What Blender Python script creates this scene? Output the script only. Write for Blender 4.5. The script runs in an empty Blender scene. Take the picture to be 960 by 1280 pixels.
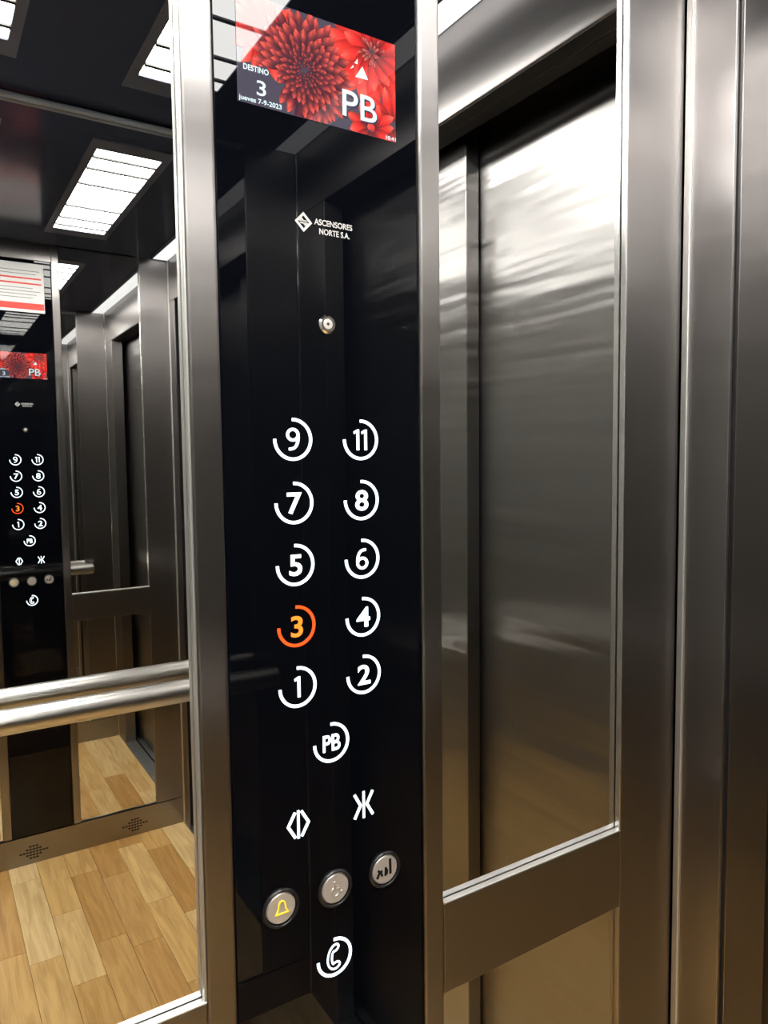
import bpy, bmesh, math, random
from mathutils import Vector, Matrix

random.seed(7)
scene = bpy.context.scene
COL = scene.collection

# ------------------------------------------------------------------ camera
FPX = 912.44
YAW, PITCH, ROLL = math.radians(32.404), math.radians(-3.948), math.radians(-0.647)
fwd = Vector((math.sin(YAW) * math.cos(PITCH), math.cos(YAW) * math.cos(PITCH), math.sin(PITCH)))
rgt = Vector((math.cos(YAW), -math.sin(YAW), 0.0))
upv = rgt.cross(fwd)
r2 = rgt * math.cos(ROLL) + upv * math.sin(ROLL)
u2 = -rgt * math.sin(ROLL) + upv * math.cos(ROLL)
cam_data = bpy.data.cameras.new('camera')
cam_data.sensor_fit = 'VERTICAL'
cam_data.sensor_height = 36.0
cam_data.lens = FPX / 1280.0 * 36.0
cam_data.clip_start = 0.01
cam = bpy.data.objects.new('camera', cam_data)
COL.objects.link(cam)
m = Matrix.Identity(4)
for i in range(3):
    m[i][0], m[i][1], m[i][2] = r2[i], u2[i], -fwd[i]
m[0][3], m[1][3], m[2][3] = 0.0, 0.0, 1.44
cam.matrix_world = m
scene.camera = cam

# ------------------------------------------------------------------ world, exposure
world = bpy.data.worlds.new('world')
scene.world = world
world.use_nodes = True
world.node_tree.nodes['Background'].inputs[0].default_value = (0.02, 0.02, 0.02, 1)
world.node_tree.nodes['Background'].inputs[1].default_value = 0.0
vs = scene.view_settings
vs.view_transform = 'Standard'
vs.look = 'None'
vs.exposure = 1.28
vs.gamma = 1.0
vs.use_curve_mapping = False
LAMP = 11.0            # radiance of the ceiling diffusers
scene.cycles.max_bounces = 24
scene.cycles.glossy_bounces = 24
scene.cycles.diffuse_bounces = 5
scene.cycles.blur_glossy = 0.3
scene.cycles.sample_clamp_indirect = 8.0

# ------------------------------------------------------------------ room measures (metres)
YA, YB = 0.600, -0.517          # faces of the two mirrored side walls
XF, XB = 0.838, -0.645          # door wall face, back wall face
ZC = 2.217                      # ceiling
ZH = 2.058                      # underside of the door header


# ------------------------------------------------------------------ materials
def new_mat(name):
    mt = bpy.data.materials.new(name)
    mt.use_nodes = True
    nt = mt.node_tree
    return mt, nt, nt.nodes['Principled BSDF']


def simple(name, col, rough=0.5, metal=0.0, spec=0.5, emit=None, estr=0.0, bump=0.0, bscale=60):
    mt, nt, b = new_mat(name)
    b.inputs['Base Color'].default_value = (*col, 1)
    b.inputs['Roughness'].default_value = rough
    b.inputs['Metallic'].default_value = metal
    b.inputs['Specular IOR Level'].default_value = spec
    if emit:
        b.inputs['Emission Color'].default_value = (*emit, 1)
        b.inputs['Emission Strength'].default_value = estr
    if bump:
        n = nt.nodes.new('ShaderNodeTexNoise')
        n.inputs['Scale'].default_value = bscale
        bp = nt.nodes.new('ShaderNodeBump')
        bp.inputs['Strength'].default_value = bump
        bp.inputs['Distance'].default_value = 0.002
        nt.links.new(n.outputs[0], bp.inputs['Height'])
        nt.links.new(bp.outputs[0], b.inputs['Normal'])
    return mt


def brushed(name, col, rough=0.28, aniso=0.75, wave=0.0, grain=0.06, horizontal=False):
    """vertically brushed stainless steel"""
    mt, nt, b = new_mat(name)
    N, L = nt.nodes, nt.links
    b.inputs['Metallic'].default_value = 1.0
    b.inputs['Anisotropic'].default_value = aniso
    geo = N.new('ShaderNodeNewGeometry')
    cr = N.new('ShaderNodeVectorMath'); cr.operation = 'CROSS_PRODUCT'
    L.new(geo.outputs['True Normal'], cr.inputs[0])
    cr.inputs[1].default_value = (0.002, 0.003, 1.0)
    tang = cr.outputs[0]
    if horizontal:
        c2 = N.new('ShaderNodeVectorMath'); c2.operation = 'CROSS_PRODUCT'
        L.new(geo.outputs['True Normal'], c2.inputs[0]); L.new(tang, c2.inputs[1])
        tang = c2.outputs[0]
    L.new(tang, b.inputs['Tangent'])
    tc = N.new('ShaderNodeNewGeometry')
    mp = N.new('ShaderNodeMapping')
    mp.inputs['Scale'].default_value = (420, 420, 5) if not horizontal else (9, 9, 420)
    L.new(tc.outputs['Position'], mp.inputs['Vector'])
    ns = N.new('ShaderNodeTexNoise'); ns.inputs['Scale'].default_value = 1.0
    ns.inputs['Detail'].default_value = 3
    L.new(mp.outputs[0], ns.inputs['Vector'])
    mr = N.new('ShaderNodeMapRange')
    mr.inputs['To Min'].default_value = rough - grain
    mr.inputs['To Max'].default_value = rough + grain
    L.new(ns.outputs[0], mr.inputs['Value']); L.new(mr.outputs[0], b.inputs['Roughness'])
    mx = N.new('ShaderNodeMix'); mx.data_type = 'RGBA'
    mx.inputs[6].default_value = (*[c * 0.985 for c in col], 1)
    mx.inputs[7].default_value = (*[min(1, c * 1.015) for c in col], 1)
    L.new(ns.outputs[0], mx.inputs[0]); L.new(mx.outputs[2], b.inputs['Base Color'])
    if wave:
        mp2 = N.new('ShaderNodeMapping'); mp2.inputs['Scale'].default_value = (1.1, 1.1, 17.0)
        L.new(tc.outputs['Position'], mp2.inputs['Vector'])
        n2 = N.new('ShaderNodeTexNoise'); n2.inputs['Scale'].default_value = 1.0
        n2.inputs['Detail'].default_value = 2
        L.new(mp2.outputs[0], n2.inputs['Vector'])
        bp2 = N.new('ShaderNodeBump'); bp2.inputs['Strength'].default_value = wave
        bp2.inputs['Distance'].default_value = 0.02
        L.new(n2.outputs[0], bp2.inputs['Height']); L.new(bp2.outputs[0], b.inputs['Normal'])
    return mt


def wood_mat():
    mt, nt, b = new_mat('oak_laminate')
    N, L = nt.nodes, nt.links
    oi = N.new('ShaderNodeObjectInfo')
    tc = N.new('ShaderNodeTexCoord')
    add = N.new('ShaderNodeVectorMath'); add.operation = 'MULTIPLY_ADD'
    cmb = N.new('ShaderNodeCombineXYZ')
    L.new(oi.outputs['Random'], cmb.inputs[0]); L.new(oi.outputs['Random'], cmb.inputs[1])
    L.new(cmb.outputs[0], add.inputs[0]); add.inputs[1].default_value = (13, 37, 0)
    L.new(tc.outputs['Object'], add.inputs[2])
    mp = N.new('ShaderNodeMapping'); mp.inputs['Scale'].default_value = (26, 2.2, 10)
    L.new(add.outputs[0], mp.inputs['Vector'])
    n1 = N.new('ShaderNodeTexNoise'); n1.inputs['Scale'].default_value = 1.6
    n1.inputs['Detail'].default_value = 5; n1.inputs['Distortion'].default_value = 1.4
    L.new(mp.outputs[0], n1.inputs['Vector'])
    mp2 = N.new('ShaderNodeMapping'); mp2.inputs['Scale'].default_value = (160, 5, 10)
    L.new(add.outputs[0], mp2.inputs['Vector'])
    n2 = N.new('ShaderNodeTexNoise'); n2.inputs['Scale'].default_value = 1.0; n2.inputs['Detail'].default_value = 4
    L.new(mp2.outputs[0], n2.inputs['Vector'])
    base = N.new('ShaderNodeValToRGB')
    base.color_ramp.elements[0].color = (0.62, 0.34, 0.100, 1)
    base.color_ramp.elements[1].color = (0.92, 0.68, 0.34, 1)
    e = base.color_ramp.elements.new(0.5); e.color = (0.79, 0.50, 0.18, 1)
    L.new(oi.outputs['Random'], base.inputs[0])
    rp = N.new('ShaderNodeValToRGB')
    rp.color_ramp.elements[0].position = 0.32; rp.color_ramp.elements[0].color = (0.78, 0.72, 0.64, 1)
    rp.color_ramp.elements[1].position = 0.62; rp.color_ramp.elements[1].color = (1.06, 1.04, 1.02, 1)
    L.new(n1.outputs[0], rp.inputs[0])
    mul = N.new('ShaderNodeMix'); mul.data_type = 'RGBA'; mul.blend_type = 'MULTIPLY'; mul.inputs[0].default_value = 1
    L.new(base.outputs[0], mul.inputs[6]); L.new(rp.outputs[0], mul.inputs[7])
    rp2 = N.new('ShaderNodeValToRGB')
    rp2.color_ramp.elements[0].position = 0.3; rp2.color_ramp.elements[0].color = (0.86, 0.84, 0.8, 1)
    rp2.color_ramp.elements[1].position = 0.6; rp2.color_ramp.elements[1].color = (1, 1, 1, 1)
    L.new(n2.outputs[0], rp2.inputs[0])
    mul2 = N.new('ShaderNodeMix'); mul2.data_type = 'RGBA'; mul2.blend_type = 'MULTIPLY'; mul2.inputs[0].default_value = 0.8
    L.new(mul.outputs[2], mul2.inputs[6]); L.new(rp2.outputs[0], mul2.inputs[7])
    L.new(mul2.outputs[2], b.inputs['Base Color'])
    b.inputs['Roughness'].default_value = 0.42
    b.inputs['Specular IOR Level'].default_value = 0.35
    return mt


def screen_mat(name, col, estr):
    """picture element of the lit screen, under glossy glass"""
    mt, nt, b = new_mat(name)
    b.inputs['Base Color'].default_value = (0.01, 0.01, 0.01, 1)
    b.inputs['Roughness'].default_value = 0.02
    b.inputs['Specular IOR Level'].default_value = 0.34
    if col is None:
        va = nt.nodes.new('ShaderNodeVertexColor'); va.layer_name = 'Col'
        nt.links.new(va.outputs[0], b.inputs['Emission Color'])
    else:
        b.inputs['Emission Color'].default_value = (*col, 1)
    b.inputs['Emission Strength'].default_value = estr
    return mt


M = {}
M['steel'] = brushed('brushed_steel', (0.315, 0.295, 0.288), rough=0.32, aniso=0.95, grain=0.008, wave=0.04)
M['steel_door'] = brushed('brushed_door_steel', (0.315, 0.302, 0.292), rough=0.30, aniso=0.96, wave=0.17, grain=0.006)
M['steel_rail'] = brushed('satin_rail_steel', (0.60, 0.58, 0.54), rough=0.32, aniso=0.2, grain=0.01)
M['chrome'] = simple('polished_steel', (0.78, 0.77, 0.74), rough=0.08, metal=1)
M['lip'] = simple('satin_aluminium_lip', (0.74, 0.73, 0.70), rough=0.36, metal=0.9)
M['lip_bright'] = simple('polished_lip', (0.74, 0.73, 0.70), rough=0.2, metal=1.0)
M['bead'] = simple('grey_bead', (0.30, 0.34, 0.38), rough=0.35, metal=0.3)
M['mirror'] = simple('mirror_silver', (0.825, 0.825, 0.815), rough=0.0, metal=1)
M['glass'] = simple('black_glass', (0.002, 0.0025, 0.004), rough=0.012, spec=0.34)
M['gap'] = simple('dark_gap', (0.006, 0.006, 0.006), rough=0.7)
M['ceiling'] = simple('black_gloss_ceiling', (0.034, 0.040, 0.060), rough=0.16, spec=0.30)
M['lampframe'] = simple('graphite_metal', (0.14, 0.15, 0.18), rough=0.45, metal=0.5)
M['louvre'] = simple('dark_louvre', (0.02, 0.02, 0.018), rough=0.5)
M['lamp'] = simple('lamp_diffuser', (0.8, 0.8, 0.8), rough=0.5, emit=(1.0, 0.99, 0.96), estr=LAMP)
M['cove'] = simple('cove_diffuser', (0.8, 0.8, 0.8), rough=0.4, emit=(0.96, 0.98, 1.0), estr=0.6)
M['back'] = simple('grey_laminate', (0.27, 0.27, 0.255), rough=0.4)
M['wood'] = wood_mat()
M['alu'] = brushed('threshold_aluminium', (0.55, 0.56, 0.55), rough=0.4, aniso=0.4)
M['led'] = simple('white_led', (0.02, 0.02, 0.02), rough=0.05, emit=(0.80, 0.95, 1.0), estr=1.25)
M['led_red'] = simple('orange_led', (0.02, 0.01, 0.01), rough=0.05, emit=(1.0, 0.075, 0.008), estr=0.85)
M['led_amber'] = simple('amber_led', (0.02, 0.01, 0.01), rough=0.05, emit=(1.0, 0.21, 0.02), estr=0.9)
M['led_blue'] = simple('pale_led', (0.02, 0.02, 0.02), rough=0.05, emit=(0.55, 0.85, 1.0), estr=1.2)
M['btn'] = simple('satin_button', (0.84, 0.79, 0.74), rough=0.42, metal=0.7)
M['btn_rim'] = simple('black_bezel', (0.012, 0.012, 0.013), rough=0.28)
M['yellow'] = simple('yellow_inlay', (0.85, 0.58, 0.02), rough=0.4, emit=(1.0, 0.7, 0.02), estr=0.25)
M['dark_inlay'] = simple('dark_inlay', (0.012, 0.010, 0.008), rough=0.6, spec=0.2)
M['print'] = simple('silver_print', (0.62, 0.61, 0.58), rough=0.6)
M['paper'] = simple('sign_white', (0.75, 0.75, 0.73), rough=0.5)
M['sign_red'] = simple('sign_red', (0.75, 0.06, 0.04), rough=0.5)
M['sign_grey'] = simple('sign_grey', (0.28, 0.28, 0.28), rough=0.5)
M['vent'] = simple('vent_hole', (0.02, 0.018, 0.015), rough=0.8)
M['scr_bg'] = screen_mat('screen_backdrop', (0.035, 0.030, 0.045), 1.0)
M['scr_pic'] = screen_mat('screen_picture', None, 1.0)
M['scr_white'] = screen_mat('screen_white', (0.72, 0.90, 0.92), 0.55)
M['scr_shadow'] = screen_mat('screen_shadow', (0.02, 0.015, 0.03), 1.0)

# ------------------------------------------------------------------ building helpers
WORLD = {}


def tag(o, label=None, cat=None, group=None, kind=None):
    if label: o['label'] = label
    if cat: o['category'] = cat
    if group: o['group'] = group
    if kind: o['kind'] = kind
    return o


def put(name, bm, mat, parent=None, smooth=False, recalc=True):
    """link a bmesh in world coordinates as one object, origin at its middle"""
    if recalc:
        bmesh.ops.recalc_face_normals(bm, faces=bm.faces[:])
    xs = [v.co for v in bm.verts]
    c = Vector([(min(p[i] for p in xs) + max(p[i] for p in xs)) / 2 for i in range(3)])
    bmesh.ops.translate(bm, verts=bm.verts[:], vec=-c)
    me = bpy.data.meshes.new(name)
    bm.to_mesh(me); bm.free()
    me.materials.append(mat)
    if smooth:
        for p in me.polygons: p.use_smooth = True
    o = bpy.data.objects.new(name, me)
    COL.objects.link(o)
    o.parent = parent
    o.location = c - (WORLD[parent.name] if parent else Vector((0, 0, 0)))
    WORLD[o.name] = c
    return o


def empty(name, loc):
    o = bpy.data.objects.new(name, None)
    COL.objects.link(o)
    o.location = loc
    o.empty_display_size = 0.05
    WORLD[o.name] = Vector(loc)
    return o


def add_box(bm, x0, x1, y0, y1, z0, z1, bev=0.0, seg=2):
    r = bmesh.ops.create_cube(bm, size=1.0)
    vs_ = r['verts']
    bmesh.ops.scale(bm, vec=(x1 - x0, y1 - y0, z1 - z0), verts=vs_)
    bmesh.ops.translate(bm, vec=((x0 + x1) / 2, (y0 + y1) / 2, (z0 + z1) / 2), verts=vs_)
    if bev:
        es = list({e for v in vs_ for e in v.link_edges})
        bmesh.ops.bevel(bm, geom=es, offset=bev, segments=seg, affect='EDGES', profile=0.5)


def box(name, x0, x1, y0, y1, z0, z1, mat, parent=None, bev=0.0, seg=2):
    bm = bmesh.new()
    add_box(bm, x0, x1, y0, y1, z0, z1, bev, seg)
    return put(name, bm, M[mat], parent)


def tube_x(bm, x0, x1, yc, zc, r, n=32):
    """round bar along X with domed ends"""
    rings = []
    prof = [(x0, 0.02), (x0 + 0.002, 0.6), (x0 + 0.006, 0.9), (x0 + 0.012, 1.0),
            (x1 - 0.012, 1.0), (x1 - 0.006, 0.9), (x1 - 0.002, 0.6), (x1, 0.02)]
    for x, k in prof:
        rings.append([bm.verts.new((x, yc + r * k * math.cos(t), zc + r * k * math.sin(t)))
                      for t in [2 * math.pi * i / n for i in range(n)]])
    for a, b in zip(rings, rings[1:]):
        for i in range(n):
            bm.faces.new((a[i], a[(i + 1) % n], b[(i + 1) % n], b[i]))
    bm.faces.new(rings[0]); bm.faces.new(rings[-1])


def tube_y(bm, y0, y1, xc, zc, r, n=16):
    A_ = [bm.verts.new((xc + r * math.cos(2 * math.pi * i / n), y0, zc + r * math.sin(2 * math.pi * i / n))) for i in range(n)]
    B_ = [bm.verts.new((xc + r * math.cos(2 * math.pi * i / n), y1, zc + r * math.sin(2 * math.pi * i / n))) for i in range(n)]
    for i in range(n):
        bm.faces.new((A_[i], A_[(i + 1) % n], B_[(i + 1) % n], B_[i]))
    bm.faces.new(A_); bm.faces.new(B_)


def prism(bm, pts, y0, y1):
    """polygon given in (X, Z), extruded from y0 to y1"""
    a = [bm.verts.new((p[0], y0, p[1])) for p in pts]
    b = [bm.verts.new((p[0], y1, p[1])) for p in pts]
    n = len(pts)
    bm.faces.new(a); bm.faces.new(b[::-1])
    for i in range(n):
        bm.faces.new((a[i], b[i], b[(i + 1) % n], a[(i + 1) % n]))


def stroke(bm, pts, w, y0, y1, closed=False, cap=True):
    """ribbon of width w along a polyline in (X, Z)"""
    P = [Vector(p) for p in pts]
    n = len(P)
    L_, R_ = [], []
    for i in range(n):
        if closed:
            d0 = (P[i] - P[i - 1]).normalized(); d1 = (P[(i + 1) % n] - P[i]).normalized()
        else:
            d0 = (P[i] - P[max(i - 1, 0)]); d1 = (P[min(i + 1, n - 1)] - P[i])
            d0 = d0.normalized() if d0.length > 0 else d1.normalized()
            d1 = d1.normalized() if d1.length > 0 else d0
        t = (d0 + d1)
        t = t.normalized() if t.length > 1e-6 else d0
        nn = Vector((-t.y, t.x))
        k = 1.0 / max(0.5, abs(t.dot(d0)))
        L_.append(P[i] + nn * w / 2 * k); R_.append(P[i] - nn * w / 2 * k)
    vf = [[bm.verts.new((q.x, y, q.y)) for q in S] for S in (L_, R_) for y in (y0, y1)]
    l0, l1, r0, r1 = vf
    rng = range(n) if closed else range(n - 1)
    for i in rng:
        j = (i + 1) % n
        bm.faces.new((l0[i], l0[j], r0[j], r0[i]))
        bm.faces.new((l1[i], r1[i], r1[j], l1[j]))
        bm.faces.new((l0[i], l1[i], l1[j], l0[j]))
        bm.faces.new((r0[i], r0[j], r1[j], r1[i]))
    if not closed:
        for i in (0, n - 1):
            bm.faces.new((l0[i], r0[i], r1[i], l1[i]))


def text_bm(body, size, x, z, y, align='CENTER', bold=0.0, depth=0.0002, sx=1.0, spacing=1.0):
    """lettering lying on a plane that faces -Y; (x, z) is its middle (or left end)"""
    cu = bpy.data.curves.new('lettering', 'FONT')
    cu.body = body; cu.size = size; cu.align_x = align; cu.align_y = 'CENTER'
    cu.extrude = depth; cu.offset = bold; cu.space_character = spacing
    cu.resolution_u = 5
    ob = bpy.data.objects.new('lettering', cu)
    COL.objects.link(ob)
    dg = bpy.context.evaluated_depsgraph_get()
    me = bpy.data.meshes.new_from_object(ob.evaluated_get(dg))
    bpy.data.objects.remove(ob); bpy.data.curves.remove(cu)
    bm = bmesh.new(); bm.from_mesh(me); bpy.data.meshes.remove(me)
    zs = [v.co.y for v in bm.verts]; zm = (min(zs) + max(zs)) / 2
    xs = [v.co.x for v in bm.verts]; xm = (min(xs) + max(xs)) / 2 if align == 'CENTER' else 0.0
    for v in bm.verts:
        v.co = Vector((x + (v.co.x - xm) * sx, y - v.co.z, z + v.co.y - zm))
    return bm


# ================================================================== THE SETTING
# ---- floor: slab with laminate strips running from wall to wall
floor = box('floor', XB, XF - 0.003, YB, YA, -0.03, -0.006, 'gap')
tag(floor, 'pale oak laminate floor of narrow strips seen in the wall mirror', kind='structure')
strip_w = 0.0905
x = 0.835
plank_meshes = {}
row = 0
while x > XB + 0.01:
    xa = max(x - strip_w, XB)
    y = YB + 0.0005
    first = [0.36, 0.52, 0.20, 0.44, 0.28][row % 5]
    if row == 4: first = 0.52
    lens = [first]
    while y < YA - 0.01:
        ln = lens.pop() if lens else random.uniform(0.36, 0.5)
        ye = min(y + ln, YA - 0.0005)
        if YA - ye < 0.07: ye = YA - 0.0005
        key = (round(x - xa, 3), round(ye - y, 3))
        if key not in plank_meshes:
            bm = bmesh.new()
            add_box(bm, xa + 0.0004, x - 0.0004, y + 0.0004, ye - 0.0004, -0.006, 0.0, 0.0006, 1)
            o = put('plank', bm, M['wood'], floor)
            plank_meshes[key] = o.data
        else:
            o = bpy.data.objects.new('plank', plank_meshes[key])
            COL.objects.link(o); o.parent = floor
            o.location = Vector(((x + xa) / 2, (y + ye) / 2, -0.003)) - WORLD[floor.name]
        y = ye
    x = xa
    row += 1

# ---- ceiling
ceil = box('ceiling', XB, XF + 0.002, YB, YA, ZC, ZC + 0.03, 'ceiling')
tag(ceil, 'glossy black ceiling seen in the wall mirrors', kind='structure')

# ---- left wall (the one the camera faces)
wl = box('wall_left', XB, XF, YA + 0.018, YA + 0.06, 0.0, ZC, 'gap')
tag(wl, 'side wall of brushed steel strips framing mirrors and the control panel', kind='structure')
FB = YA + 0.018
BV = 0.003
for (x0, x1) in ((0.1915, 0.2193), (0.4262, 0.4515)):
    box('wall_strip', x0, x1, YA, FB, 0.104, ZC, 'steel', wl, BV, 3)
box('wall_strip', 0.7317, XF - 0.0022, YA, FB, 0.104, ZC, 'steel', wl, 0.0012, 2)
box('wall_strip', XB, XB + 0.04, YA, FB, 0.104, ZC, 'steel', wl, 0.0012, 2)
box('top_strip', 0.2193, 0.4262, YA + 0.001, FB, 2.156, ZC, 'steel', wl, 0.001, 2)
box('middle_rail', 0.4515, 0.7317, YA + 0.0003, FB, 0.867, 0.967, 'steel', wl, 0.0012, 2)
box('middle_rail', XB + 0.04, 0.1915, YA + 0.0003, FB, 0.867, 0.967, 'steel', wl, 0.0012, 2)
# polished lips round the mirror openings
for (x0, x1, z0, z1) in ((0.4515, 0.7317, 0.967, 0.9695), (XB + 0.04, 0.1915, 0.967, 0.9695)):
    box('mirror_lip', x0, x1, YA - 0.0004, YA + 0.0072, z0, z1, 'lip', wl, 0.0006, 1)
box('mirror_lip', 0.7295, 0.7317, YA - 0.0004, YA + 0.0072, 0.9695, ZC, 'lip_bright', wl, 0.0006, 1)
box('mirror_lip', 0.1915 - 0.0022, 0.1915, YA - 0.0004, YA + 0.0072, 0.9695, ZC, 'lip', wl, 0.0006, 1)

# the four mirrors of this wall
def mirror(x0, x1, y0, y1, z0, z1, label):
    o = box('wall_mirror', x0, x1, y0, y1, z0, z1, 'mirror')
    tag(o, label, 'mirror', 'mirrors set into the lift walls')
    return o
MY0, MY1 = YA + 0.0085, YA + 0.0175
mirror(XB + 0.041, 0.1905, MY0, MY1, 0.968, ZC - 0.001, 'tall clear mirror beside the black control panel, showing the handrail')
mirror(0.4525, 0.7307, MY0, MY1, 0.968, ZC - 0.001, 'tall mirror between the control panel and the doors, reflecting the steel doors')
mirror(XB + 0.041, 0.1905, MY0, MY1, 0.105, 0.866, 'low mirror under the steel rail, below the mirror that shows the handrail')
mirror(0.4525, 0.7307, MY0, MY1, 0.105, 0.866, 'low mirror under the steel rail next to the doors')

# kick plate with perforated diamonds
kick = box('baseboard_left', XB, XF - 0.002, YA - 0.003, FB, 0.0, 0.1025, 'steel')
tag(kick, 'brushed steel kick plate with dark diamond vents at the mirror foot', kind='structure')
for vx in (0.287, 0.645, -0.071, -0.429):
    bm = bmesh.new()
    for i in range(-4, 5):
        for j in range(-2, 3):
            if abs(i) / 4.4 + abs(j) / 2.6 > 1.0: continue
            cx, cz = vx + i * 0.0108, 0.043 + j * 0.0105
            prism(bm, [(cx - 0.0062, cz), (cx, cz - 0.0040), (cx + 0.0062, cz), (cx, cz + 0.0040)], YA - 0.0035, YA - 0.0028)
    put('vent', bm, M['vent'], kick)

# ---- right wall (behind the camera's right shoulder, seen in the mirrors)
wr = box('wall_right', XB, XF, YB - 0.06, YB - 0.012, 0.0, ZC, 'gap')
tag(wr, 'opposite side wall with full-height mirror and steel post, seen by reflection', kind='structure')
box('wall_strip', 0.700, XF - 0.004, YB - 0.012, YB + 0.004, 0.104, ZC, 'steel', wr, 0.0012, 2)
box('wall_strip', XB, XB + 0.04, YB - 0.012, YB + 0.004, 0.104, ZC, 'steel', wr, 0.0012, 2)
mirror(XB + 0.041, 0.699, YB - 0.010, YB, 0.104, ZC - 0.001, 'full-height mirror on the opposite wall behind the handrail')
bm = bmesh.new()
tube_x(bm, XB + 0.04, 0.70, YB + 0.008, ZC - 0.014, 0.0065, 16)
put('top_bead', bm, M['bead'], wr, smooth=True)
kr = box('baseboard_right', XB, XF - 0.002, YB - 0.012, YB + 0.006, 0.0, 0.1025, 'steel')
tag(kr, 'brushed steel kick plate below the opposite mirror', kind='structure')

# ---- back wall
wb = box('wall_back', XB - 0.04, XB, YB - 0.06, YA + 0.06, 0.0, ZC, 'back')
tag(wb, 'plain grey laminate back wall of the lift car', kind='structure')
bb = box('baseboard_back', XB, XB + 0.008, YB + 0.01, YA - 0.01, 0.0, 0.1, 'steel')
tag(bb, 'steel kick plate along the back wall', kind='structure')

# ---- door wall: columns, header, threshold, two sliding panels
JD = 0.05                                   # depth of the column reveals
wf = box('wall_front', XF + 0.30, XF + 0.33, YB - 0.06, YA + 0.06, -0.03, ZC + 0.03, 'gap')
tag(wf, 'dark shaft side behind the sliding doors', kind='structure')
t1 = box('trim_1', XF, XF + 0.005, 0.531, YA - 0.006, 0.0, ZH + 0.005, 'steel', None, 0.0015, 2)
tag(t1, 'brushed steel door column in the corner beside the sliding door', kind='structure')
box('edge_bead', XF - 0.004, XF + 0.002, YA - 0.013, YA - 0.003, 0.0, ZC, 'lip', t1, 0.002, 3)
box('groove', XF + 0.004, XF + 0.018, 0.5365, 0.56, 0.004, ZH, 'gap', t1)
box('reveal_panel', XF + 0.017, XF + 0.108, 0.5320, 0.56, 0.004, ZH, 'steel', t1, 0.001, 2)
t2 = box('trim_2', XF, XF + JD, YB, YB + 0.150, 0.0, ZH + 0.005, 'steel', None, 0.0015, 2)
tag(t2, 'brushed steel door column at the opposite wall, seen reflected in the panel', kind='structure')
box('edge_bead', XF - 0.004, XF + 0.002, YB + 0.004, YB + 0.010, 0.0, ZC, 'chrome', t2, 0.002, 3)
t3 = box('trim_3', XF - 0.001, XF + 0.065, YB, YA - 0.017, ZH, ZC, 'steel', None, 0.002, 2)
tag(t3, 'brushed steel header over the sliding doors', kind='structure')
for sx0, sx1 in ((XF + 0.0025, XF + 0.034), (XF + 0.0365, XF + 0.0645)):
    box('soffit_plate', sx0, sx1, YB, YA - 0.018, ZH - 0.0012, ZH + 0.004, 'louvre', t3)
t4 = box('trim_4', XF + 0.065, XF + 0.30, YB - 0.05, YA + 0.05, ZH + 0.035, ZC + 0.03, 'gap')
tag(t4, 'dark door gear box above the sliding door panels', kind='structure')
d1 = box('door_1', 0.918, 0.950, YB - 0.03, 0.080, 0.010, ZH + 0.034, 'steel_door', None, 0.0018, 2)
tag(d1, 'brushed steel sliding door leaf standing forward of the other, seen in the mirror', kind='structure')
d2 = box('door_2', 0.956, 0.986, 0.050, YA + 0.03, 0.010, ZH + 0.034, 'steel_door', None, 0.0018, 2)
tag(d2, 'brushed steel sliding door leaf nearest the corner column', kind='structure')
th = box('trim_5', XF - 0.002, XF + 0.30, YB - 0.03, YA + 0.03, -0.03, 0.004, 'alu')
tag(th, 'ribbed grey aluminium door threshold, seen reflected at the floor', kind='structure')
for gx in (0.89, 0.925, 0.97, 1.02):
    box('groove', gx, gx + 0.008, YB - 0.02, YA + 0.02, 0.0035, 0.0044, 'gap', th)

# ================================================================== CONTROL PANEL
PY = YA + 0.0015                             # face of the black glass
panel = empty('control_panel', (0.3216, PY, 0.105))
tag(panel, 'tall black glass lift control panel with lit floor buttons and red flower screen', 'control panel')
box('glass_plate', 0.2200, 0.4236, PY, FB, 0.105, 2.155, 'glass', panel, 0.0006, 1)

EY = PY - 0.0003


def arc(cx, cz, r, a0, a1, n=48):
    return [(cx + r * math.cos(math.radians(a0 + (a1 - a0) * i / n)),
             cz + r * math.sin(math.radians(a0 + (a1 - a0) * i / n))) for i in range(n + 1)]


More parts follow.
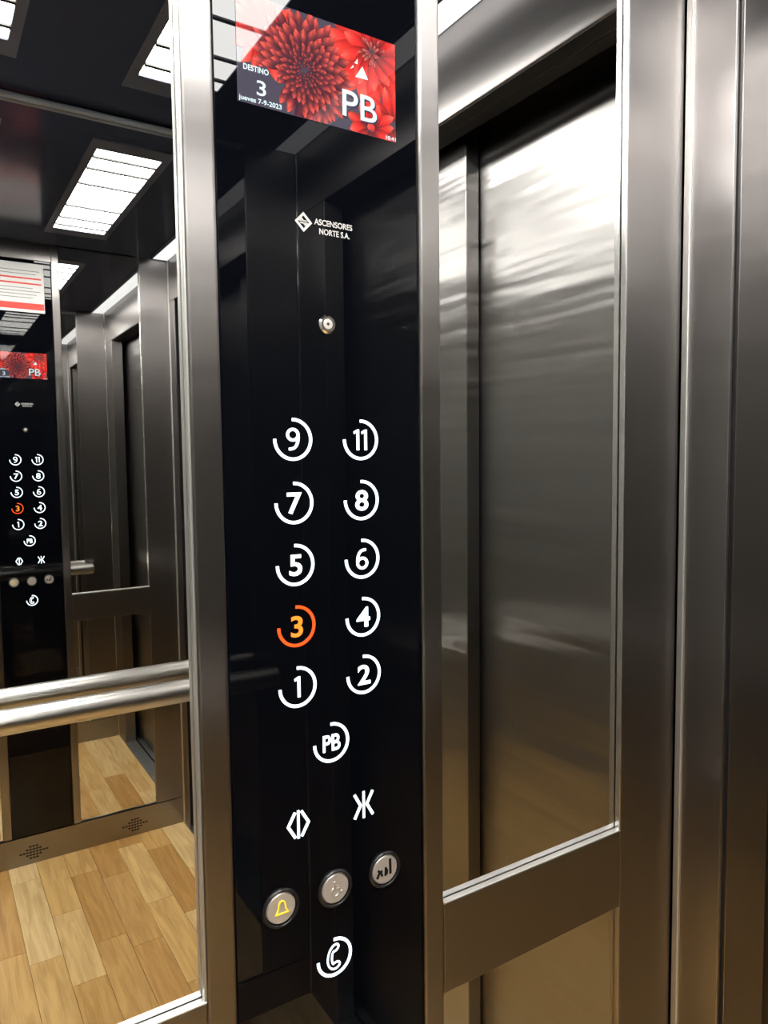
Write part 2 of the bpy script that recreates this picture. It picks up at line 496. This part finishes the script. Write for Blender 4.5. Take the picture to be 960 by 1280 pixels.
def led_button(name, cx, cz, digit, mat='led', dmat=None, size=0.0268, r=0.0178):
    bm = bmesh.new()
    stroke(bm, arc(cx, cz, r, 92, -181), 0.0029, EY - 0.0003, PY - 0.0000)
    b = put(name, bm, M[mat], panel)
    tag(b, ('orange-red' if mat == 'led_red' else 'white') + ' lit broken ring round ' + digit)
    if digit != 'a telephone handset':
        if set(digit) == {'1'}:
            bm = bmesh.new()
            for ox in ([0.0] if digit == '1' else [-0.0043, 0.0043]):
                q = cx + ox
                prism(bm, [(q - 0.0014 + 0.0012, cz - 0.0098), (q + 0.0014 + 0.0012, cz - 0.0098), (q + 0.0026, cz + 0.0098), (q + 0.0006, cz + 0.0098),
                           (q - 0.0034, cz + 0.0078), (q - 0.0030, cz + 0.0055), (q - 0.0002, cz + 0.0066)], EY - 0.0003, PY)
        elif digit in '69':
            bm = bmesh.new()
            sg = 1 if digit == '9' else -1
            T = lambda P: [(cx + sg * q[0], cz + sg * q[1]) for q in P]
            stroke(bm, T([(0.0052 * math.cos(t), 0.0042 + 0.0048 * math.sin(t)) for t in [2 * math.pi * i / 28 for i in range(28)]]), 0.0027, EY - 0.0003, PY, closed=True)
            stroke(bm, T([(0.0053, 0.0040), (0.0053, 0.0010), (0.0047, -0.0025), (0.0032, -0.0058), (0.0010, -0.0078), (-0.0018, -0.0086), (-0.0042, -0.0086)]), 0.0026, EY - 0.0004, PY)
        else:
            bm = text_bm(digit, size, cx + 0.0003, cz - 0.0003, EY - 0.0001, bold=0.0005 if len(digit) == 1 else 0.0004,
                         sx=1.13 if len(digit) == 1 else 0.82)
        put('numeral', bm, M[dmat or mat], b)
    return b


XL_, XR_ = 0.2853, 0.3562
rows = [1.4609, 1.4035, 1.3469, 1.2903, 1.2335]
for z, (a, b_) in zip(rows, (('9', '11'), ('7', '8'), ('5', '6'), ('3', '4'), ('1', '2'))):
    if a == '3':
        led_button('floor_button', XL_, z, a, 'led_red', 'led_amber')
    else:
        led_button('floor_button', XL_, z, a)
    led_button('floor_button', XR_, z, b_)
led_button('floor_button', 0.3193, 1.1737, 'PB', size=0.0225)
ph = led_button('phone_button', 0.3189, 0.9600, 'a telephone handset')
# handset outline
def chaikin(P, n=2):
    for _ in range(n):
        P = [q for i in range(len(P)) for q in ((0.75 * P[i - 1][0] + 0.25 * P[i][0], 0.75 * P[i - 1][1] + 0.25 * P[i][1]),
                                                (0.25 * P[i - 1][0] + 0.75 * P[i][0], 0.25 * P[i - 1][1] + 0.75 * P[i][1]))]
    return P
bm = bmesh.new()
hs = [(q[0] * 1.28, q[1] * 1.12) for q in [(0.0020, 0.0112), (-0.0012, 0.0106), (-0.0042, 0.0070), (-0.0060, 0.0005), (-0.0056, -0.0056),
      (-0.0030, -0.0098), (0.0006, -0.0112), (0.0040, -0.0092), (0.0046, -0.0068), (0.0030, -0.0050), (0.0000, -0.0052),
      (-0.0016, -0.0062), (-0.0024, -0.0020), (-0.0020, 0.0030), (-0.0010, 0.0052), (0.0012, 0.0052), (0.0034, 0.0072), (0.0036, 0.0098)]]
stroke(bm, [(0.3189 + p[0], 0.9600 + p[1]) for p in chaikin(hs)], 0.0018, EY - 0.0003, PY, closed=True)
put('handset', bm, M['led'], ph)

# door open / close symbols
def chevrons(name, cx, cz, d, label):
    bm = bmesh.new()
    h, w = 0.0122, 0.0072
    add_box(bm, cx - 0.0012, cx + 0.0012, EY - 0.0003, PY, cz - 0.0135, cz + 0.0135)
    for s in (-1, 1):
        if d > 0:    # open  <|>
            pts = [(cx + s * 0.0032, cz + h), (cx + s * (0.0032 + w), cz), (cx + s * 0.0032, cz - h)]
        else:        # close >|<
            pts = [(cx + s * (0.0032 + w), cz + h), (cx + s * 0.0036, cz), (cx + s * (0.0032 + w), cz - h)]
        stroke(bm, pts, 0.0028, EY - 0.0003, PY)
    o = put(name, bm, M['led'], panel)
    tag(o, label)
chevrons('door_open_button', 0.2832, 1.1032, 1, 'white lit door-open arrows')
chevrons('door_close_button', 0.3541, 1.1033, -1, 'white lit door-close arrows')


# three metal push buttons
def disc(bm, cx, cz, r, y0, y1, bev, n=40):
    prof = [(r, y1), (r, y0 + bev), (r - bev, y0)]
    prev = None
    for rr, yy in prof:
        ring = [bm.verts.new((cx + rr * math.cos(2 * math.pi * i / n), yy, cz + rr * math.sin(2 * math.pi * i / n))) for i in range(n)]
        if prev:
            for i in range(n):
                bm.faces.new((prev[i], prev[(i + 1) % n], ring[(i + 1) % n], ring[i]))
        prev = ring
    bm.faces.new(prev)


def annulus(bm, cx, cz, r0, r1, y0, y1, n=40):
    pr = [(r0, y1), (r0, y0 + 0.0006), (r0 + 0.0006, y0), (r1 - 0.0012, y0), (r1, y0 + 0.0012), (r1, y1)]
    rings = [[bm.verts.new((cx + a * math.cos(2 * math.pi * i / n), yy, cz + a * math.sin(2 * math.pi * i / n))) for i in range(n)] for a, yy in pr]
    for a, b in zip(rings, rings[1:]):
        for i in range(n):
            bm.faces.new((a[i], a[(i + 1) % n], b[(i + 1) % n], b[i]))


def push_button(name, cx, cz, label):
    bm = bmesh.new(); disc(bm, cx, cz, 0.0148, PY - 0.0020, PY + 0.002, 0.0012)
    b = put(name, bm, M['btn'], panel)
    tag(b, label)
    bm = bmesh.new(); annulus(bm, cx, cz, 0.0156, 0.0185, PY - 0.0030, PY + 0.002)
    put('bezel', bm, M['btn_rim'], b)
    return b
BY0, BY1 = PY - 0.0026, PY - 0.0019
b = push_button('alarm_button', 0.2634, 1.0292, 'round metal alarm button with a yellow bell')
bm = bmesh.new()
bell = [(-0.0062, -0.0058), (0.0062, -0.0058), (0.0050, -0.0036), (0.0036, -0.0010), (0.0032, 0.0030), (0.0018, 0.0056),
        (0, 0.0064), (-0.0018, 0.0056), (-0.0032, 0.0030), (-0.0036, -0.0010), (-0.0050, -0.0036)]
stroke(bm, [(0.2640 + p[0], 1.0302 + p[1]) for p in bell], 0.0011, BY0, BY1, closed=True)
put('bell_symbol', bm, M['yellow'], b)
b = push_button('wheelchair_button', 0.3205, 1.0293, 'round metal button with a raised wheelchair figure')
bm = bmesh.new()
cx, cz = 0.3205, 1.0293
disc(bm, cx - 0.0010, cz + 0.0062, 0.0015, BY0, BY1, 0.0004, 14)
stroke(bm, [(cx - 0.0008, cz + 0.0045), (cx - 0.0002, cz - 0.0002), (cx + 0.0038, cz - 0.0002), (cx + 0.0054, cz - 0.0048), (cx + 0.0072, cz - 0.0040)], 0.0010, BY0, BY1)
stroke(bm, [(cx - 0.0004, cz + 0.0022), (cx + 0.0032, cz + 0.0022)], 0.0010, BY0, BY1)
stroke(bm, arc(cx - 0.0004, cz - 0.0032, 0.0043, 115, 350, 20), 0.0010, BY0, BY1)
put('wheelchair_symbol', bm, M['lip'], b)
b = push_button('hearing_button', 0.3772, 1.0301, 'round metal button with a dark ear symbol')
bm = bmesh.new()
cx, cz = 0.3772, 1.0301
stroke(bm, [(cx + 0.0056, cz + 0.0100), (cx + 0.0060, cz - 0.0056)], 0.0027, BY0, BY1)
prism(bm, [(cx - 0.0012, cz - 0.0058), (cx - 0.0006, cz + 0.0030), (cx + 0.0014, cz + 0.0026), (cx + 0.0031, cz - 0.0008), (cx + 0.0028, cz - 0.0044), (cx + 0.0010, cz - 0.0062)], BY0, BY1)
stroke(bm, [(cx - 0.0098, cz - 0.0066), (cx - 0.0072, cz - 0.0016), (cx - 0.0036, cz - 0.0000)], 0.0025, BY0, BY1)
stroke(bm, [(cx - 0.0088, cz + 0.0016), (cx - 0.0056, cz - 0.0008), (cx - 0.0036, cz - 0.0054)], 0.0022, BY0 - 0.0001, BY1)
put('ear_symbol', bm, M['dark_inlay'], b)

# key switch
bm = bmesh.new()
kx, kz = 0.3220, 1.5660
disc(bm, kx, kz, 0.0086, PY - 0.0030, PY + 0.001, 0.0016)
k = put('key_switch', bm, M['chrome'], panel)
tag(k, 'small round chrome lock')
bm = bmesh.new(); disc(bm, kx - 0.0004, kz, 0.0048, PY - 0.0036, PY - 0.0028, 0.0006, 28)
put('lock_barrel', bm, M['btn'], k)
bm = bmesh.new(); disc(bm, kx - 0.0006, kz, 0.0014, PY - 0.0039, PY - 0.0034, 0.0002, 16)
put('keyhole', bm, M['gap'], k)

# maker's mark: diamond and two lines of lettering
bm = bmesh.new()
lx, lz = 0.3000, 1.6545
outer = [(0.0, 0.0090), (0.0088, 0.0), (0.0, -0.0090), (-0.0088, 0.0)]
stroke(bm, [(lx + p[0] * 0.80, lz + p[1] * 0.80) for p in outer], 0.0022, PY - 0.0003, PY, closed=True)
for s in (1, -1):
    prism(bm, [(lx - 0.0042, lz + s * 0.0004), (lx + 0.0042, lz + s * 0.0004), (lx + 0.0042 - 0.0014, lz + s * 0.0016), (lx - 0.0042 + 0.0014, lz + s * 0.0016)], PY - 0.0003, PY)
    prism(bm, [(lx - s * 0.0050, lz + s * 0.0008), (lx + s * 0.0010, lz + s * 0.0008), (lx - s * 0.0022, lz + s * 0.0040)], PY - 0.0003, PY)
o = put('logo_diamond', bm, M['print'], panel)
tag(o, 'silver printed diamond emblem')
for body, z, x0 in (('ASCENSORES', 1.6568, 0.3305), ('NORTE S.A.', 1.6489, 0.3315)):
    bm = text_bm(body, 0.0072, x0, z, PY - 0.0001, bold=0.00012, depth=0.0001)
    xs = [v.co.x for v in bm.verts]
    tw = 0.0395 if body[0] == 'A' else 0.0315
    k = tw / (max(xs) - min(xs))
    for v in bm.verts: v.co.x = x0 + (v.co.x - x0) * k
    put('logo_lettering', bm, M['print'], panel)

# ---- screen with flower picture
SX0, SX1, SZ0, SZ1 = 0.2404, 0.3995, 1.7446, 1.8342
scr = box('display_screen', SX0, SX1, PY - 0.0004, PY + 0.0005, SZ0, SZ1, 'scr_bg', panel)
tag(scr, 'lit colour screen with red chrysanthemums')


def clip_poly(P, x0, x1, z0, z1):
    def half(P, inside, cut):
        out = []
        for i in range(len(P)):
            a, b = P[i - 1], P[i]
            ia, ib = inside(a), inside(b)
            if ia != ib: out.append(cut(a, b))
            if ib: out.append(b)
        return out
    def lerp(a, b, t): return tuple(a[k] + (b[k] - a[k]) * t for k in range(len(a)))
    for ax, val, sg in ((0, x0, 1), (0, x1, -1), (1, z0, 1), (1, z1, -1)):
        if not P: return P
        P = half(P, lambda p: sg * (p[ax] - val) >= 0, lambda a, b: lerp(a, b, (val - a[ax]) / (b[ax] - a[ax])))
    return P


def petal_polys(cx, cz, ang, r0, r1, wid, c_in, c_mid, c_out, curl=0.0):
    """a petal as strips of quads, colour running from its root to its rim; each vertex (x, z, r, g, b)"""
    d = (math.cos(ang), math.sin(ang)); n_ = (-d[1], d[0])
    st = []
    K = 6
    for i in range(K + 1):
        t = i / K
        w = wid * (math.sin(math.pi * min(1, t * 0.80 + 0.12)) ** 0.8) * (1 if t < 1 else 0.25)
        rr = r0 + (r1 - r0) * t
        off = curl * t * t
        c = [c_in[k] + (c_mid[k] - c_in[k]) * min(1, t / 0.6) if t < 0.6 else c_mid[k] + (c_out[k] - c_mid[k]) * (t - 0.6) / 0.4 for k in range(3)]
        mid = (cx + d[0] * rr + n_[0] * off, cz + d[1] * rr + n_[1] * off)
        dk = [q * 0.42 for q in c]
        st.append(((mid[0] + n_[0] * w, mid[1] + n_[1] * w, *dk), (*mid, *c), (mid[0] - n_[0] * w, mid[1] - n_[1] * w, *dk)))
    out = []
    for a, b in zip(st, st[1:]):
        out.append([a[0], a[1], b[1], b[0]])
        out.append([a[1], a[2], b[2], b[1]])
    return out


pic = bmesh.new()
cl = pic.loops.layers.float_color.new('Col')
depth_now = [PY - 0.00045]


def paint(polys):
    depth_now[0] -= 0.0000022
    for P in polys:
        Q = clip_poly(P, SX0, SX1, SZ0, SZ1)
        if len(Q) < 3: continue
        vsn = [pic.verts.new((q[0], depth_now[0], q[1])) for q in Q]
        try:
            f = pic.faces.new(vsn)
        except ValueError:
            continue
        for lp, q in zip(f.loops, Q): lp[cl] = (q[2], q[3], q[4], 1)


rnd = random.Random(3)
RED, DRK, LIT = (0.62, 0.016, 0.012), (0.06, 0.008, 0.012), (0.72, 0.085, 0.06)
# broad-petalled bloom filling the upper right, and another entering at upper left
for (cx, cz, R, n, w) in ((0.374, 1.820, 0.052, 17, 0.0095), (0.374, 1.820, 0.036, 13, 0.0070), (0.236, 1.838, 0.050, 17, 0.0075), (0.268, 1.806, 0.034, 19, 0.0055),
                          (0.396, 1.760, 0.032, 13, 0.0065), (0.372, 1.752, 0.026, 11, 0.0055)):
    for i in range(n):
        a = 2 * math.pi * (i + rnd.uniform(-.25, .25)) / n
        R_ = R * rnd.uniform(0.85, 1.15)
        k = rnd.uniform(0.75, 1.15)
        paint(petal_polys(cx, cz, a, 0.004, R_, w * rnd.uniform(0.8, 1.2), DRK, tuple(q * k for q in RED), tuple(min(1, q * k) for q in LIT), rnd.uniform(-.004, .004)))
for i in range(26):
    a = rnd.uniform(0, 6.28); rr = rnd.uniform(0, 0.013)
    paint(petal_polys(0.374 + rr * math.cos(a), 1.820 + 0.7 * rr * math.sin(a), a, 0.0, 0.006, 0.0014, (0.12, 0.03, 0.03), (0.30, 0.05, 0.045), (0.50, 0.14, 0.10)))
# the dense bloom in the middle
FX, FZ = 0.3030, 1.7850
rings = [(0.050, 30, 0.0048), (0.043, 30, 0.0043), (0.036, 28, 0.0037), (0.030, 26, 0.0031), (0.0245, 24, 0.0026), (0.0195, 21, 0.0022), (0.015, 18, 0.0018), (0.011, 15, 0.0015), (0.0075, 11, 0.0012), (0.0045, 7, 0.0010)]
for ri, (R, n, w) in enumerate(rings):
    for i in range(n):
        a = 2 * math.pi * (i + 0.5 * (ri % 2) + rnd.uniform(-.2, .2)) / n
        R_ = R * rnd.uniform(0.92, 1.08)
        if ri < 3 and math.cos(a) < -0.2 and math.sin(a) < -0.1 and rnd.random() < 0.8: continue
        k = rnd.uniform(0.6, 1.0)
        paint(petal_polys(FX, FZ, a, R_ * 0.5, R_, w, (0.035, 0.010, 0.020), (0.085 * k, 0.011, 0.019), tuple(q * k * (0.75 if ri > 3 else 1.0) for q in LIT), rnd.uniform(-.002, .002)))
bm = pic
o = put('flower_picture', bm, M['scr_pic'], scr, recalc=False)

TY = depth_now[0] - 0.0001


def fit_text(body, x0, x1, z, h, mat, name, y=TY, bold=0.0):
    bm = text_bm(body, h * 1.37, (x0 + x1) / 2, z, y, bold=bold, depth=0.00005)
    xs = [v.co.x for v in bm.verts]; zs = [v.co.z for v in bm.verts]
    kx = (x1 - x0) / (max(xs) - min(xs)); kz = h / (max(zs) - min(zs))
    for v in bm.verts:
        v.co.x = (x0 + x1) / 2 + (v.co.x - (x0 + x1) / 2) * kx
        v.co.z = z + (v.co.z - z) * kz
    return put(name, bm, M[mat], scr)


fit_text('DESTINO', 0.2458, 0.2688, 1.7737, 0.0048, 'scr_white', 'screen_text', bold=0.00012)
fit_text('3', 0.2575, 0.2660, 1.7591, 0.0124, 'scr_white', 'screen_text', bold=0.0001)
fit_text('jueves 7-9-2023', 0.2412, 0.2804, 1.7474, 0.0054, 'scr_white', 'screen_text', bold=0.0001)
fit_text('PB', 0.3420, 0.3795, 1.7665, 0.0238, 'scr_shadow', 'screen_shadow', y=TY, bold=0.0006)
fit_text('PB', 0.3410, 0.3780, 1.7676, 0.0232, 'scr_white', 'screen_text', y=TY - 0.0002, bold=0.0002)
fit_text('10:41', 0.3880, 0.3990, 1.7468, 0.0036, 'scr_white', 'screen_text', bold=0.00005)
bm = bmesh.new()
prism(bm, [(0.3550, 1.7932), (0.3688, 1.7938), (0.3627, 1.8043)], TY - 0.0002, TY)
prism(bm, [(0.3543, 1.8051), (0.3577, 1.8052), (0.3577, 1.8099)], TY - 0.0002, TY)
prism(bm, [(0.3498, 1.7989), (0.3533, 1.8010), (0.3528, 1.8031)], TY - 0.0002, TY)
put('up_arrow', bm, M['scr_white'], scr)

# ---- instruction notice stuck on the glass above the screen (seen by double reflection)
nt_ = box('notice_sign', 0.2450, 0.4010, PY - 0.0016, PY - 0.0001, 1.9740, 2.1430, 'paper', None, 0.0004, 1)
tag(nt_, 'white notice with red bands stuck above the screen, seen reflected in the mirror', 'sign')
def nbar(name, x0, x1, z0, z1, mat):
    box(name, x0, x1, PY - 0.0020, PY - 0.0015, z0, z1, mat, nt_)
nbar('red_band', 0.2450, 0.3990, 1.9840, 2.0060, 'sign_red')
nbar('red_line', 0.2470, 0.3930, 2.0880, 2.0935, 'sign_red')
nbar('red_line', 0.2470, 0.3930, 2.0700, 2.0755, 'sign_red')
for i, z in enumerate((2.1150, 2.1040, 2.0560, 2.0450, 2.0340, 2.0230)):
    nbar('print_line', 0.2560, 0.3880 - 0.012 * (i % 3), z, z + 0.0025, 'sign_grey')

# ================================================================== HANDRAIL (on the opposite wall)
rail = empty('handrail', (0.05, YB, 0.905))
tag(rail, 'round satin steel handrail on the opposite wall, seen in the left-hand mirror', 'handrail')
bm = bmesh.new()
tube_x(bm, XB + 0.06, 0.728, YB + 0.080, 0.9155, 0.0265)
put('rail_tube', bm, M['steel_rail'], rail, smooth=True)
for bx in (0.640, 0.03, -0.50):
    bm = bmesh.new()
    tube_y(bm, YB, YB + 0.080, bx, 0.905, 0.007)
    br = put('bracket', bm, M['chrome'], rail, smooth=False)
    bm = bmesh.new()
    tube_y(bm, YB, YB + 0.006, bx, 0.905, 0.022, 28)
    put('wall_rose', bm, M['chrome'], br)

# ================================================================== CEILING LIGHTS
segs = [0.050, 0.080, 0.120, 0.200, 0.120, 0.080, 0.050]
LY0, GAP = -0.317, 0.009
names = ['ceiling light nearest the doors, seven glowing panes in a graphite frame',
         'middle ceiling light, seven glowing panes in a graphite frame',
         'ceiling light nearest the back wall, seven glowing panes']
for i, lx0 in enumerate((0.405, 0.015, -0.375)):
    lx1 = lx0 + 0.158
    L_ = empty('ceiling_light', ((lx0 + lx1) / 2, LY0 + 0.35, ZC))
    tag(L_, names[i], 'ceiling light', 'ceiling lights across the lift car')
    bm = bmesh.new()
    y0f, y1f = LY0 - 0.058, LY0 + sum(segs) + 0.058
    add_box(bm, lx0 - 0.019, lx0, y0f, y1f, ZC - 0.003, ZC - 0.0002)
    add_box(bm, lx1, lx1 + 0.019, y0f, y1f, ZC - 0.003, ZC - 0.0002)
    add_box(bm, lx0, lx1, y0f, LY0, ZC - 0.003, ZC - 0.0002)
    add_box(bm, lx0, lx1, LY0 + sum(segs), y1f, ZC - 0.003, ZC - 0.0002)
    put('frame', bm, M['lampframe'], L_)
    y = LY0
    for s, sg in enumerate(segs):
        ln = sg
        box('diffuser', lx0 + 0.0015, lx1 - 0.0015, y + GAP / 2, y + ln - GAP / 2, ZC - 0.0022, ZC - 0.0003, 'lamp', L_)
        if s:
            box('louvre', lx0, lx1, y - GAP / 2, y + GAP / 2, ZC - 0.0060, ZC - 0.0003, 'louvre', L_)
        y += ln

cove = empty('cove_light', (0.8, 0.04, ZC))
tag(cove, 'slim white light strip along the ceiling edge over the doors', 'light strip')
box('diffuser', 0.776, 0.8335, YB + 0.01, YA - 0.02, ZC - 0.006, ZC - 0.0005, 'cove', cove, 0.002, 2)
box('channel', 0.770, 0.776, YB + 0.01, YA - 0.02, ZC - 0.008, ZC - 0.0005, 'lampframe', cove)
